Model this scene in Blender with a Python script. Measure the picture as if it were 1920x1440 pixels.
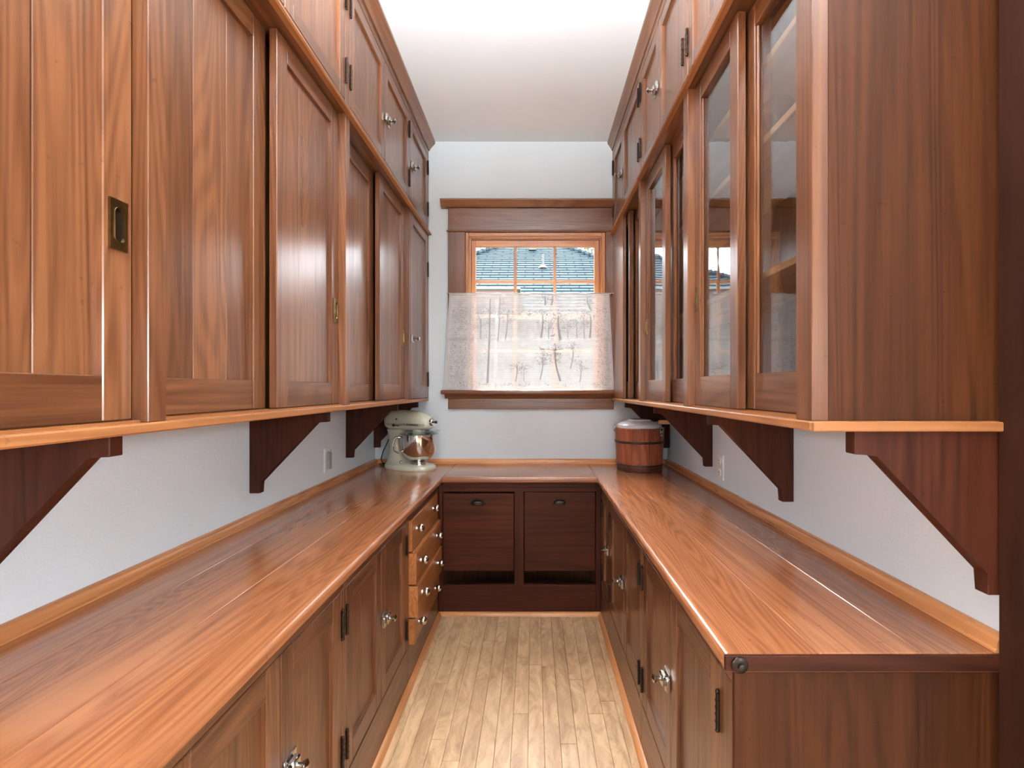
import bpy, bmesh, math, random
from mathutils import Vector, Matrix, noise as mnoise
random.seed(7)
for o in list(bpy.data.objects):
    bpy.data.objects.remove(o)
S = bpy.context.scene
COL = S.collection

# ------------------------------------------------------------------ camera
F_PX, VPX, VPY, CAMZ = 890.0, 1000.0, 729.0, 1.24
cam_d = bpy.data.cameras.new('camera')
cam = bpy.data.objects.new('camera', cam_d); COL.objects.link(cam)
cam_d.sensor_width = 36.0; cam_d.sensor_fit = 'HORIZONTAL'
cam_d.lens = F_PX / 1920 * 36.0
cam_d.shift_x = -(VPX - 960) / 1920
cam_d.shift_y = (VPY - 720) / 1920
cam_d.clip_start = 0.02; cam_d.clip_end = 200
cam.location = (0, 0, CAMZ); cam.rotation_euler = (math.pi / 2, 0, 0)
S.camera = cam

# ------------------------------------------------------------------ sky, sun, exposure
SKY_COL, SKY_STR = (0.90, 0.95, 1.0), 2.9
SUN_STR, SUN_ANGLE, SUN_ELEV, SUN_AZ = 9.0, 40.0, 48.0, -14.0
FILL_BULB_STR, FILL_GLOBE_STR = 1550.0, (54.0, 40.0)  # strengths of the added fill lights
w = bpy.data.worlds.new('overcast_sky'); S.world = w; w.use_nodes = True
bg = w.node_tree.nodes['Background']
bg.inputs[0].default_value = (*SKY_COL, 1); bg.inputs[1].default_value = SKY_STR
sd = bpy.data.lights.new('hazy_sun', 'SUN'); so = bpy.data.objects.new('hazy_sun', sd); COL.objects.link(so)
sd.energy = SUN_STR; sd.angle = math.radians(SUN_ANGLE); sd.color = (1.0, 0.985, 0.96)
el, az = math.radians(SUN_ELEV), math.radians(SUN_AZ)
sv = Vector((math.sin(az) * math.cos(el), math.cos(az) * math.cos(el), math.sin(el)))
so.rotation_euler = sv.to_track_quat('Z', 'Y').to_euler(); so.location = (0, 9, 9)
vs = S.view_settings
vs.view_transform = 'Standard'; vs.look = 'None'; vs.gamma = 1.0; vs.use_curve_mapping = False
vs.exposure = 1.88
S.cycles.max_bounces = 12; S.cycles.diffuse_bounces = 6; S.cycles.transparent_max_bounces = 24
S.cycles.sample_clamp_indirect = 6.0

# ------------------------------------------------------------------ helpers: materials
def srgb(r, g, b):
    f = lambda c: (c / 12.92 if c <= 0.04045 else ((c + 0.055) / 1.055) ** 2.4)
    return (f(r / 255), f(g / 255), f(b / 255), 1)
class NT:
    def __init__(s, name):
        s.m = bpy.data.materials.new(name); s.m.use_nodes = True
        s.t = s.m.node_tree; s.t.nodes.clear()
        s.out = s.n('ShaderNodeOutputMaterial')
    def n(s, kind, **kw):
        nd = s.t.nodes.new(kind)
        for k, v in kw.items():
            if k.startswith('_'): setattr(nd, k[1:], v)
        return nd
    def l(s, a, b): s.t.links.new(a, b)
    def math(s, op, a, b=None, c=None):
        nd = s.t.nodes.new('ShaderNodeMath'); nd.operation = op
        for i, v in enumerate((a, b, c)):
            if v is None: continue
            if isinstance(v, (int, float)): nd.inputs[i].default_value = v
            else: s.l(v, nd.inputs[i])
        return nd.outputs[0]
    def mix(s, fac, a, b, blend='MIX'):
        nd = s.t.nodes.new('ShaderNodeMix'); nd.data_type = 'RGBA'; nd.blend_type = blend
        for i, v in ((0, fac), (6, a), (7, b)):
            if isinstance(v, (int, float)): nd.inputs[i].default_value = v
            elif isinstance(v, tuple): nd.inputs[i].default_value = v
            else: s.l(v, nd.inputs[i])
        return nd.outputs[2]
    def ramp(s, fac, stops, interp='LINEAR'):
        nd = s.t.nodes.new('ShaderNodeValToRGB'); nd.color_ramp.interpolation = interp
        e = nd.color_ramp.elements
        while len(e) < len(stops): e.new(0.5)
        for el_, (p, c) in zip(e, stops):
            el_.position = p; el_.color = c if isinstance(c, tuple) else (c, c, c, 1)
        s.l(fac, nd.inputs[0]); return nd.outputs[0]
    def noise(s, vec, scale, detail=2, rough=0.5, dist=0.0):
        nd = s.t.nodes.new('ShaderNodeTexNoise')
        nd.inputs['Scale'].default_value = scale; nd.inputs['Detail'].default_value = detail
        nd.inputs['Roughness'].default_value = rough; nd.inputs['Distortion'].default_value = dist
        s.l(vec, nd.inputs['Vector']); return nd.outputs['Fac']
    def coords(s, scale=(1, 1, 1), rand=True):
        tc = s.t.nodes.new('ShaderNodeTexCoord'); mp = s.t.nodes.new('ShaderNodeMapping')
        mp.inputs['Scale'].default_value = scale
        v = tc.outputs['Object']
        s.rnd = None
        if rand:
            oi = s.t.nodes.new('ShaderNodeObjectInfo'); s.rnd = oi.outputs['Random']
            cb = s.t.nodes.new('ShaderNodeCombineXYZ')
            for i, k in enumerate((37.0, 53.0, 71.0)): s.l(s.math('MULTIPLY', s.rnd, k), cb.inputs[i])
            va = s.t.nodes.new('ShaderNodeVectorMath'); va.operation = 'ADD'
            s.l(v, va.inputs[0]); s.l(cb.outputs[0], va.inputs[1]); v = va.outputs[0]
        s.l(v, mp.inputs['Vector']); s.raw = v
        return mp.outputs['Vector']
    def pbsdf(s, color, rough=0.5, metal=0.0, coat=0.0, coat_rough=0.1, spec=0.5):
        p = s.n('ShaderNodeBsdfPrincipled')
        for k, v in (('Base Color', color), ('Roughness', rough), ('Metallic', metal), ('Coat Weight', coat), ('Coat Roughness', coat_rough), ('Specular IOR Level', spec)):
            if isinstance(v, (int, float, tuple)): p.inputs[k].default_value = v
            else: s.l(v, p.inputs[k])
        s.l(p.outputs[0], s.out.inputs[0]); s.p = p; return p
    def bump(s, h, strength, dist=0.002):
        b = s.n('ShaderNodeBump'); b.inputs['Strength'].default_value = strength; b.inputs['Distance'].default_value = dist
        s.l(h, b.inputs['Height']); s.l(b.outputs[0], s.p.inputs['Normal'])

TONES = {
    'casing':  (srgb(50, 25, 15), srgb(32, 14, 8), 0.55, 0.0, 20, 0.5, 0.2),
    'drawer':  (srgb(176, 112, 62), srgb(128, 74, 38), 0.36, 0.4, 26, 0.6, 0.2),
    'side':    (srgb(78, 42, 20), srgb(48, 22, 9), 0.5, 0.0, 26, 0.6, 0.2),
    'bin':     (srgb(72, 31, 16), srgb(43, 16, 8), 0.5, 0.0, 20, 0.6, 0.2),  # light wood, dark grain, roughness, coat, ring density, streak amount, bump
    'cabinet': (srgb(127, 81, 51), srgb(77, 41, 23), 0.32, 0.6, 26, 0.55, 0.25),
    'counter': (srgb(167, 108, 70), srgb(125, 72, 46), 0.22, 0.5, 40, 0.5, 0.0),
    'ledge':   (srgb(167, 112, 68), srgb(133, 79, 45), 0.42, 0.1, 16, 0.4, 0.15),
    'base':    (srgb(116, 73, 45), srgb(66, 36, 22), 0.38, 0.4, 34, 0.7, 0.3),
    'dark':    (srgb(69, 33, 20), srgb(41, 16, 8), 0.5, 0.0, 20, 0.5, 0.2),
    'shelf':   (srgb(214, 172, 128), srgb(180, 132, 88), 0.6, 0.0, 12, 0.4, 0.1),
    'floor':   (srgb(225, 189, 147), srgb(180, 140, 103), 0.34, 0.1, 10, 0.35, 0.06),
    'trim':    (srgb(204, 142, 92), srgb(160, 98, 56), 0.28, 0.3, 14, 0.4, 0.1),
    'handle':  (srgb(226, 180, 140), srgb(200, 146, 104), 0.5, 0.0, 14, 0.4, 0.1),
    'pail':    (srgb(170, 98, 64), srgb(112, 56, 36), 0.5, 0.0, 18, 0.8, 0.4),
}
_W = {}
def W(tone, axis):
    key = (tone, axis)
    if key in _W: return _W[key]
    light, dark, rough, coat, rings, streak, bmp = TONES[tone]
    t = NT('wood_%s_grain_%s' % (tone, axis.lower()))
    sc = [1.0, 1.0, 1.0]; sc['XYZ'.index(axis)] = 0.075
    v = t.coords(tuple(sc))
    warp = t.noise(v, 5.2, 2, 0.5, 0.5)
    band = t.math('SINE', t.math('MULTIPLY', warp, rings * 5.0))
    band = t.math('MULTIPLY_ADD', band, 0.5, 0.5)
    band = t.math('POWER', band, 1.3)
    sc2 = [1.0, 1.0, 1.0]; sc2['XYZ'.index(axis)] = 0.025
    mp = t.n('ShaderNodeMapping'); mp.inputs['Scale'].default_value = sc2; t.l(t.raw, mp.inputs['Vector'])
    fine = t.noise(mp.outputs[0], 190, 3, 0.65)
    mid = t.noise(mp.outputs[0], 62, 3, 0.6)
    blot = t.noise(v, 7, 4, 0.6)
    f = t.math('MULTIPLY_ADD', band, 0.30, t.math('MULTIPLY', t.math('SUBTRACT', fine, 0.3), streak))
    f = t.math('MULTIPLY_ADD', t.math('SUBTRACT', blot, 0.42), 0.9, f)
    if tone != 'floor': f = t.math('MULTIPLY_ADD', t.math('SUBTRACT', mid, 0.5), 1.1, f)
    fac = t.ramp(f, [(0.05, 0.0), (0.85, 1.0)])
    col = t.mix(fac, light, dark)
    # board-to-board variation
    rv = t.math('MULTIPLY_ADD', t.rnd, 0.2 if tone == 'floor' else 0.36, 0.9 if tone == 'floor' else 0.84)
    cb = t.n('ShaderNodeCombineColor')
    t.l(rv, cb.inputs[0]); t.l(t.math('POWER', rv, 1.12), cb.inputs[1]); t.l(t.math('POWER', rv, 1.25), cb.inputs[2])
    col = t.mix(1.0, col, cb.outputs[0], 'MULTIPLY')
    # nicks and worn flecks
    if tone in ('floor',):
        mp2 = t.n('ShaderNodeMapping'); sc3 = [1.0, 1.0, 1.0]; sc3['XYZ'.index(axis)] = 0.35; mp2.inputs['Scale'].default_value = sc3; t.l(t.raw, mp2.inputs['Vector'])
        big = t.noise(mp2.outputs[0], 16, 5, 0.7, 1.6)
        col = t.mix(t.ramp(big, [(0.42, 0.0), (0.7, 0.55)]), col, srgb(122, 88, 58))
    if tone == 'pail' and axis == 'Z':   # water-stained foot of the staves
        tc = t.n('ShaderNodeTexCoord'); sp = t.n('ShaderNodeSeparateXYZ'); t.l(tc.outputs['Object'], sp.inputs[0])
        h = t.math('MULTIPLY_ADD', t.noise(t.raw, 90, 2), 0.05, sp.outputs[2])
        col = t.mix(t.ramp(t.math('ADD', h, 0.2), [(0.118, 0.88), (0.150, 0.0)]), col, srgb(48, 28, 22))
    fl = t.noise(t.raw, 60, 2, 0.5)
    col = t.mix(t.ramp(fl, [(0.70, 0.0), (0.78, 0.35)]), col, tuple(c * 0.35 for c in dark[:3]) + (1,))
    r = t.math('MULTIPLY_ADD', blot, 0.22, rough - 0.11)
    t.pbsdf(col, r, 0, coat, 0.16 if tone == 'counter' else 0.2)
    t.p.inputs['Specular IOR Level'].default_value = 0.2 if tone in ('side', 'dark', 'casing', 'bin') else 0.3
    if bmp: t.bump(t.math('ADD', t.math('MULTIPLY', band, 0.5), fine), bmp, 0.0015)
    _W[key] = t.m; return t.m

def simple(name, color, rough=0.5, metal=0.0, coat=0.0, var=0.0, vscale=20, bump=0.0):
    t = NT(name); v = t.coords()
    n = t.noise(v, vscale, 3)
    dk = tuple(c * (1 - var) for c in color[:3]) + (1,)
    t.pbsdf(t.mix(n, color, dk), rough, metal, coat)
    if bump: t.bump(n, bump, 0.002)
    return t.m
def plaster(name, color, bstr):
    t = NT(name); v = t.coords(rand=False)
    n1 = t.noise(v, 55, 4, 0.6, 0.8); n2 = t.noise(v, 4, 3)
    c = t.mix(n2, color, tuple(x * 0.95 for x in color[:3]) + (1,))
    t.pbsdf(c, 0.62, spec=0.3); t.bump(t.math('ADD', n1, t.math('MULTIPLY', n2, 0.6)), bstr, 0.004)
    return t.m
def glass_mat(name, wav=0.0, tint=(1, 1, 1, 1), wscale=9.0, refl=1.0, power=4.0, base=0.04):
    t = NT(name)
    lw = t.n('ShaderNodeLayerWeight'); lw.inputs['Blend'].default_value = 0.5
    f5 = t.math('POWER', lw.outputs['Facing'], power)
    fac = t.math('MULTIPLY_ADD', f5, 0.9 * refl, base)
    tr = t.n('ShaderNodeBsdfTransparent'); tr.inputs[0].default_value = tint
    gl = t.n('ShaderNodeBsdfGlossy'); gl.inputs['Roughness'].default_value = 0.0
    if wav:
        v = t.coords((1, 1, 0.6)); n = t.noise(v, wscale, 2)
        b = t.n('ShaderNodeBump'); b.inputs['Strength'].default_value = wav; b.inputs['Distance'].default_value = 0.01
        t.l(n, b.inputs['Height']); t.l(b.outputs[0], gl.inputs['Normal'])
    mx = t.n('ShaderNodeMixShader'); t.l(fac, mx.inputs[0]); t.l(tr.outputs[0], mx.inputs[1]); t.l(gl.outputs[0], mx.inputs[2])
    t.l(mx.outputs[0], t.out.inputs[0]); return t.m
def cloth_mat(name, cover, lines, c1=srgb(226, 228, 230), c2=srgb(214, 216, 218)):
    t = NT(name); v = t.coords(rand=False)
    df = t.n('ShaderNodeBsdfDiffuse'); df.inputs[0].default_value = c1
    tl = t.n('ShaderNodeBsdfTranslucent'); tl.inputs[0].default_value = c2
    m1 = t.n('ShaderNodeMixShader'); m1.inputs[0].default_value = 0.075; t.l(df.outputs[0], m1.inputs[1]); t.l(tl.outputs[0], m1.inputs[2])
    tr = t.n('ShaderNodeBsdfTransparent')
    fac = cover
    if lines:
        sp = t.n('ShaderNodeSeparateXYZ'); t.l(v, sp.inputs[0])
        thr = t.math('MULTIPLY_ADD', t.math('SINE', t.math('MULTIPLY', sp.outputs[2], 2 * math.pi / 0.0095)), 0.5, 0.5)
        blo = t.noise(v, 26, 3)
        fac = t.math('MULTIPLY_ADD', t.math('MULTIPLY', thr, blo), lines * 2, cover)
        fac = t.math('MINIMUM', fac, 0.97)
    mx = t.n('ShaderNodeMixShader')
    if isinstance(fac, (int, float)): mx.inputs[0].default_value = fac
    else: t.l(fac, mx.inputs[0])
    t.l(tr.outputs[0], mx.inputs[1]); t.l(m1.outputs[0], mx.inputs[2]); t.l(mx.outputs[0], t.out.inputs[0])
    return t.m
def emis(name, color, st):
    t = NT(name); e = t.n('ShaderNodeEmission'); e.inputs[0].default_value = color; e.inputs[1].default_value = st
    t.l(e.outputs[0], t.out.inputs[0]); return t.m
M = {
    'bandm': simple('brushed_light_metal', srgb(214, 212, 204), 0.45, 0.35),
    'wall': plaster('grey_painted_plaster', srgb(216, 225, 231), 0.28),
    'ceil': plaster('white_painted_ceiling', srgb(230, 234, 238), 0.12),
    'kwall': plaster('cream_kitchen_plaster', srgb(168, 160, 148), 0.1),
    'brass': simple('aged_brass', srgb(146, 120, 80), 0.3, 1.0, var=0.5, vscale=90),
    'iron': simple('dark_bronze_hinge_metal', srgb(62, 52, 46), 0.38, 0.9, var=0.4, vscale=120),
    'nickel': simple('polished_nickel', srgb(205, 203, 198), 0.16, 1.0, var=0.25, vscale=60),
    'steel': simple('polished_steel', srgb(222, 220, 216), 0.06, 1.0, var=0.05),
    'enamel': simple('pale_green_enamel', srgb(196, 196, 176), 0.2, 0.0, 0.6, var=0.03),
    'black': simple('black_plastic', srgb(22, 21, 21), 0.4),
    'white': simple('white_plastic', srgb(226, 226, 224), 0.35, var=0.03),
    'lidw': simple('white_enamel_lid', srgb(232, 238, 246), 0.25, 0, 0.3, var=0.02),
    'greyp': simple('grey_plastic', srgb(150, 151, 152), 0.4),
    'glass': glass_mat('window_glass', 0.0, base=0.006),
    'oldglass': glass_mat('wavy_old_glass', 0.035, (0.93, 0.95, 0.96, 1), 14.0, 1.0, 2.6),
    'crystal': glass_mat('cut_crystal', 0.3, (0.95, 0.97, 0.98, 1), 60.0),
    'shield': glass_mat('clear_plastic', 0.0, (0.9, 0.93, 0.95, 1)),
    'net': cloth_mat('open_lace_net', 0.60, 0.30),
    'dense': cloth_mat('shaded_lace_weave', 0.93, 0, srgb(176, 177, 178), srgb(150, 152, 154)),  # grey put into the cloth, standing in for threads dark against backlight
    'hem': cloth_mat('lace_hem', 0.6, 0),
    'rodm': simple('painted_curtain_rod', srgb(205, 200, 192), 0.35, 0.6),
    'shingle': None, 'siding': simple('pale_house_siding', srgb(104, 105, 104), 0.7, var=0.06),
    'fascia': simple('white_painted_fascia', srgb(112, 112, 110), 0.6, var=0.05),
    'porchb': simple('brown_porch_board', srgb(96, 76, 70), 0.7, var=0.1),
    'porchr': simple('red_porch_trim', srgb(84, 30, 28), 0.6, var=0.2),
    'galv': simple('galvanised_metal', srgb(84, 86, 80), 0.6, 0.0, var=0.2),
    'leaf': simple('green_leaves', srgb(74, 94, 44), 0.6, var=0.5, vscale=3),
    'leaf2': simple('yellow_green_leaves', srgb(104, 108, 46), 0.6, var=0.5, vscale=3),
    'bark': simple('tree_bark', srgb(84, 70, 58), 0.9, var=0.4),
    'grass': simple('lawn_grass', srgb(70, 84, 50), 0.9, var=0.4, vscale=6),
    'tile': simple('dark_gap', srgb(30, 18, 12), 0.8),
    'rubber': simple('hoop_wire', srgb(84, 70, 62), 0.45, 0.8, var=0.4, vscale=80),
    'globe': emis('fill_bulb_glow', (0.88, 0.95, 1.0, 1), FILL_BULB_STR),  # glow of the added uplight
    'kglobe0': emis('fill_globe_glow', (0.90, 0.95, 1.0, 1), FILL_GLOBE_STR[0]), 'kglobe1': emis('fill_globe_glow_dim', (0.90, 0.95, 1.0, 1), FILL_GLOBE_STR[1]),  # glow of the added kitchen fill globes
}
def shingle_mat():
    t = NT('blue_grey_shingle'); v = t.coords(rand=False)
    br = t.n('ShaderNodeTexBrick'); br.inputs['Scale'].default_value = 1.0
    br.inputs['Color1'].default_value = srgb(61, 73, 79); br.inputs['Color2'].default_value = srgb(53, 64, 70)
    br.inputs['Mortar'].default_value = srgb(24, 30, 34)
    br.inputs['Brick Width'].default_value = 0.3; br.inputs['Row Height'].default_value = 0.105; br.inputs['Mortar Size'].default_value = 0.012
    t.l(v, br.inputs['Vector'])
    n = t.noise(v, 30, 4)
    t.pbsdf(t.mix(t.math('MULTIPLY', n, 0.35), br.outputs[0], srgb(66, 80, 86)), 0.95, spec=0.02)
    return t.m
M['shingle'] = shingle_mat()

# ------------------------------------------------------------------ helpers: geometry
class MB:
    def __init__(s): s.bm = bmesh.new()
    def box(s, x0, x1, y0, y1, z0, z1, bev=0.0, seg=1):
        x0, x1 = sorted((x0, x1)); y0, y1 = sorted((y0, y1)); z0, z1 = sorted((z0, z1))
        r = bmesh.ops.create_cube(s.bm, size=1.0, matrix=Matrix.Translation(((x0 + x1) / 2, (y0 + y1) / 2, (z0 + z1) / 2)) @ Matrix.Diagonal((x1 - x0, y1 - y0, z1 - z0, 1)))
        if bev:
            vs_ = r['verts']; es = list({e for v in vs_ for e in v.link_edges})
            bmesh.ops.bevel(s.bm, geom=es, offset=min(bev, 0.45 * min(x1 - x0, y1 - y0, z1 - z0)), segments=seg, affect='EDGES', profile=0.5)
        return s
    def poly(s, pts):
        return s.bm.faces.new([s.bm.verts.new(p) for p in pts])
    def prism(s, prof, fn, a, b):
        """prof: list of 2-D points; fn(u, v, t) -> xyz; extruded from t=a to t=b"""
        A = [s.bm.verts.new(fn(u, v, a)) for u, v in prof]; B = [s.bm.verts.new(fn(u, v, b)) for u, v in prof]
        n = len(prof)
        for i in range(n): s.bm.faces.new((A[i], A[(i + 1) % n], B[(i + 1) % n], B[i]))
        s.bm.faces.new(A); s.bm.faces.new(list(reversed(B))); return s
    def loft(s, rings, cap=True):
        R = [[s.bm.verts.new(p) for p in r] for r in rings]; n = len(R[0])
        for a, b in zip(R, R[1:]):
            for i in range(n): s.bm.faces.new((a[i], a[(i + 1) % n], b[(i + 1) % n], b[i]))
        if cap:
            s.bm.faces.new(list(reversed(R[0]))); s.bm.faces.new(R[-1])
        return s
    def tube(s, pts, r, n=8, closed=False):
        pts = [Vector(p) for p in pts]; rings = []
        N = len(pts); up = Vector((0.13, 0.21, 0.97))
        for i, p in enumerate(pts):
            if closed: d = pts[(i + 1) % N] - pts[i - 1]
            else: d = pts[min(i + 1, N - 1)] - pts[max(i - 1, 0)]
            d.normalize(); a = d.cross(up)
            if a.length < 1e-4: a = d.cross(Vector((1, 0, 0)))
            a.normalize(); b = d.cross(a)
            rr = r[i] if isinstance(r, (list, tuple)) else r
            rings.append([p + (a * math.cos(2 * math.pi * k / n) + b * math.sin(2 * math.pi * k / n)) * rr for k in range(n)])
        if closed: rings.append(rings[0]); return s.loft(rings, False)
        return s.loft(rings)
    def lathe(s, prof, c, n=32, axis='Z', cap=True):
        c = Vector(c); rings = []
        for r, h in prof:
            ring = []
            for k in range(n):
                a = 2 * math.pi * k / n; u, v = r * math.cos(a), r * math.sin(a)
                p = {'Z': (u, v, h), 'X': (h, u, v), 'Y': (v, h, u)}[axis]
                ring.append(c + Vector(p))
            rings.append(ring)
        return s.loft(rings, cap)
    def sphere(s, c, r, n=12, sc=(1, 1, 1)):
        bmesh.ops.create_uvsphere(s.bm, u_segments=n, v_segments=max(6, n // 2), radius=r, matrix=Matrix.Translation(c) @ Matrix.Diagonal((*sc, 1)))
        return s
    def xform(s, mat): bmesh.ops.transform(s.bm, matrix=mat, verts=s.bm.verts); return s
WORLD = {}
def add(name, mb, mat, parent=None, label=None, smooth=0, stuff=False):
    bm = mb.bm; bmesh.ops.recalc_face_normals(bm, faces=bm.faces)
    xs = [v.co for v in bm.verts]
    lo = Vector([min(c[i] for c in xs) for i in range(3)]); hi = Vector([max(c[i] for c in xs) for i in range(3)])
    c = (lo + hi) / 2
    if parent is None: c.z = lo.z
    for v in bm.verts: v.co -= c
    me = bpy.data.meshes.new(name); bm.to_mesh(me); bm.free()
    if mat: me.materials.append(mat)
    if smooth:
        me.shade_smooth(); me.set_sharp_from_angle(angle=math.radians(smooth))
    o = bpy.data.objects.new(name, me); COL.objects.link(o)
    WORLD[o] = c
    if parent is not None: o.parent = parent; o.location = c - WORLD[parent]
    else: o.location = c
    if label: o['label'] = label
    if stuff: o['kind'] = 'stuff'
    return o
def thing(name, loc, label, cat, group=None):
    o = bpy.data.objects.new(name, None); COL.objects.link(o); o.location = loc; o.empty_display_size = 0.05
    WORLD[o] = Vector(loc); return tag(o, label, cat, group)
def tag(o, label, cat, group=None):
    o['label'] = label; o['category'] = cat
    if group: o['group'] = group
    return o
def struct(o, label):
    o['kind'] = 'structure'; o['label'] = label; return o
def B(x0, x1, y0, y1, z0, z1, bev=0.0, seg=1): return MB().box(x0, x1, y0, y1, z0, z1, bev, seg)

# ------------------------------------------------------------------ key dimensions (metres)
XL, XR, YB, ZC = -1.02, 0.865, 3.064, 2.835
CT, CTH = 0.758, 0.030            # worktop height, thickness
FL, FR = 0.675, 0.51              # upper cabinet faces, distance from the axis
LZ0, LZ1 = 1.163, 1.181           # ledge
YF = 0.866                        # near end of the right-hand cabinets

# ------------------------------------------------------------------ room shell
mb = MB()   # back wall with the window hole
WX0, WX1, WZ0, WZ1 = -0.415, 0.452, 1.235, 2.22
mb.box(XL - .1, WX0, YB, YB + .13, -.05, ZC); mb.box(WX1, XR + .1, YB, YB + .13, -.05, ZC)
mb.box(WX0, WX1, YB, YB + .13, -.05, WZ0); mb.box(WX0, WX1, YB, YB + .13, WZ1, ZC)
struct(add('wall_back', mb, M['wall']), 'grey plaster end wall around the window')
struct(add('wall_left', B(XL - .1, XL, -.1, YB, -.05, ZC), M['wall']), 'grey plaster wall behind the solid sliding doors')
struct(add('wall_right', B(XR, XR + .1, -.10, YB, -.05, ZC), M['wall']), 'grey plaster wall behind the glazed cabinets')  # near stretch lengthened out of view to shade the end panel
struct(add('ceiling', B(-2.4, 2.4, -5.1, YB + .13, ZC, ZC + .1), M['ceil']), 'smooth white plaster ceiling')
# the kitchen the photographer stands in front of
struct(add('wall_kitchen_left', B(-2.4, XL - .1, -.1, 0, -.05, ZC), M['kwall']), 'cream kitchen wall beside the pantry opening')
struct(add('wall_kitchen_right', B(XR + .1, 2.4, .62, .72, -.05, ZC), M['kwall']), 'cream kitchen wall by the dark door casing')
KX = 2.3
mb = MB()
def holed(mb, x0, x1, ya, yb, y0, y1, z0, z1):
    mb.box(x0, x1, ya, y0, -.05, ZC); mb.box(x0, x1, y1, yb, -.05, ZC); mb.box(x0, x1, y0, y1, -.05, z0); mb.box(x0, x1, y0, y1, z1, ZC)
    return mb
struct(add('wall_kitchen_side_left', holed(MB(), -KX - .1, -KX, -5.0, 0, -1.3, -.5, .9, 2.3), M['kwall']), 'cream kitchen wall with an added window on the solid-cabinet side')
struct(add('wall_kitchen_side_right', holed(MB(), KX, KX + .1, -5.0, .7, -2.0, .5, .25, 2.4), M['kwall']), 'cream kitchen wall with a wide garden door opening')
def kwin(n, x0, x1, y0, y1, z0, z1, nb, label):
    wn = struct(add('window_%d' % n, B(x0, x1, y0, y0 + .05, z0, z1), W('trim', 'Z')), label); add('sash_stile', B(x0, x1, y1 - .05, y1, z0, z1), W('trim', 'Z'), wn)
    for z in (z0, z1 - .05): add('sash_rail', B(x0, x1, y0 + .05, y1 - .05, z, z + .05), W('trim', 'Y'), wn)
    for k in range(1, nb): yy = y0 + (y1 - y0) * k / nb; add('muntin', B(x0 + .02, x1 - .02, yy - .02, yy + .02, z0 + .05, z1 - .05), W('trim', 'Z'), wn)
    add('pane', B((x0 + x1) / 2 - .002, (x0 + x1) / 2 + .002, y0 + .05, y1 - .05, z0 + .05, z1 - .05), M['glass'], wn)
kwin(2, -KX - .08, -KX - .03, -1.3, -.5, .9, 2.3, 2, 'added unseen kitchen window on the solid-cabinet side')  # unseen window added to brighten the glazed-cabinet wall
kwin(3, KX + .03, KX + .08, -2.0, .5, .25, 2.4, 3, 'wide glazed kitchen garden doors')
def portal(loc, rot, sx, sy):
    ld = bpy.data.lights.new('sky_portal', 'AREA'); ld.shape = 'RECTANGLE'; ld.size = sx; ld.size_y = sy; ld.cycles.is_portal = True
    ob = bpy.data.objects.new('sky_portal', ld); COL.objects.link(ob); ob.location = loc; ob.rotation_euler = rot
portal((.02, YB + .14, 1.72), (-math.pi / 2, 0, 0), .84, .97)
portal((KX + .11, -.75, 1.325), (0, math.pi / 2, 0), 2.15, 2.5)
portal((-KX - .11, -.9, 1.6), (0, -math.pi / 2, 0), 1.4, .8)
mb = MB(); mb.box(-2.4, -1.1, -5.1, -5.0, -.05, ZC); mb.box(1.1, 2.4, -5.1, -5.0, -.05, ZC); mb.box(-1.1, 1.1, -5.1, -5.0, -.05, 1.0); mb.box(-1.1, 1.1, -5.1, -5.0, 2.5, ZC)
struct(add('wall_kitchen_rear', mb, M['kwall']), 'cream kitchen wall with an added broad window')
wn = struct(add('window_4', B(-1.1, 1.1, -5.07, -5.02, 1.0, 1.06), W('trim', 'X')), 'unseen broad kitchen window added for frontal fill')  # unseen opening added as frontal light for the pantry
add('sash_rail', B(-1.1, 1.1, -5.07, -5.02, 2.44, 2.5), W('trim', 'X'), wn)
for k in range(4): add('muntin', B(-1.1 + k * .7167, -1.05 + k * .7167, -5.07, -5.02, 1.06, 2.44), W('trim', 'Z'), wn)
add('pane', B(-1.05, 1.05, -5.047, -5.043, 1.06, 2.44), M['glass'], wn)
portal((0, -5.11, 1.75), (math.pi / 2, 0, 0), 2.2, 1.5)

# floor with strip planks
fl = struct(add('floor', B(-2.4, 2.4, -5.1, YB, -.06, -.012), W('floor', 'Y')), 'worn maple strip floor')
rf = random.Random(3); x = -.532
while x < .385:
    x1 = min(x + .057, .385); y = -1.2 - rf.random() * .6
    while y < 2.60:
        y1 = min(y + rf.uniform(.45, 1.25), 2.603)
        if y1 > 2.35: y1 = 2.603
        add('plank', B(x + .0004, x1 - .0004, y + .0005, y1 - .0005, -.012, 0, .0012), W('floor', 'Y'), fl)
        y = y1
    x = x1
def shoe(name, fn, a, b, label):
    q = [(0, 0), (.02, 0)] + [(.02 * math.cos(t * math.pi / 10), .02 * math.sin(t * math.pi / 10)) for t in range(1, 5)] + [(0, .02)]
    struct(add(name, MB().prism(q, fn, a, b), W('trim', 'Y' if name != 'baseboard_back' else 'X'), smooth=50), label)
shoe('baseboard_left', lambda u, v, t: (-.52 + u, t, v), -.04, 2.600, 'quarter-round shoe strip under the drawers and doors')
shoe('baseboard_right', lambda u, v, t: (.37 - u, t, v), .885, 2.600, 'quarter-round shoe strip under the latched doors')
shoe('baseboard_back', lambda u, v, t: (t, 2.60 - u, v), -.52, .37, 'quarter-round shoe strip under the flour bins')

# door casing at the near end of the right wall
struct(add('trim_1', B(.842, .866, .72, .861, 0, ZC, .003), W('casing', 'Z')), 'dark stained door casing board')

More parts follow.
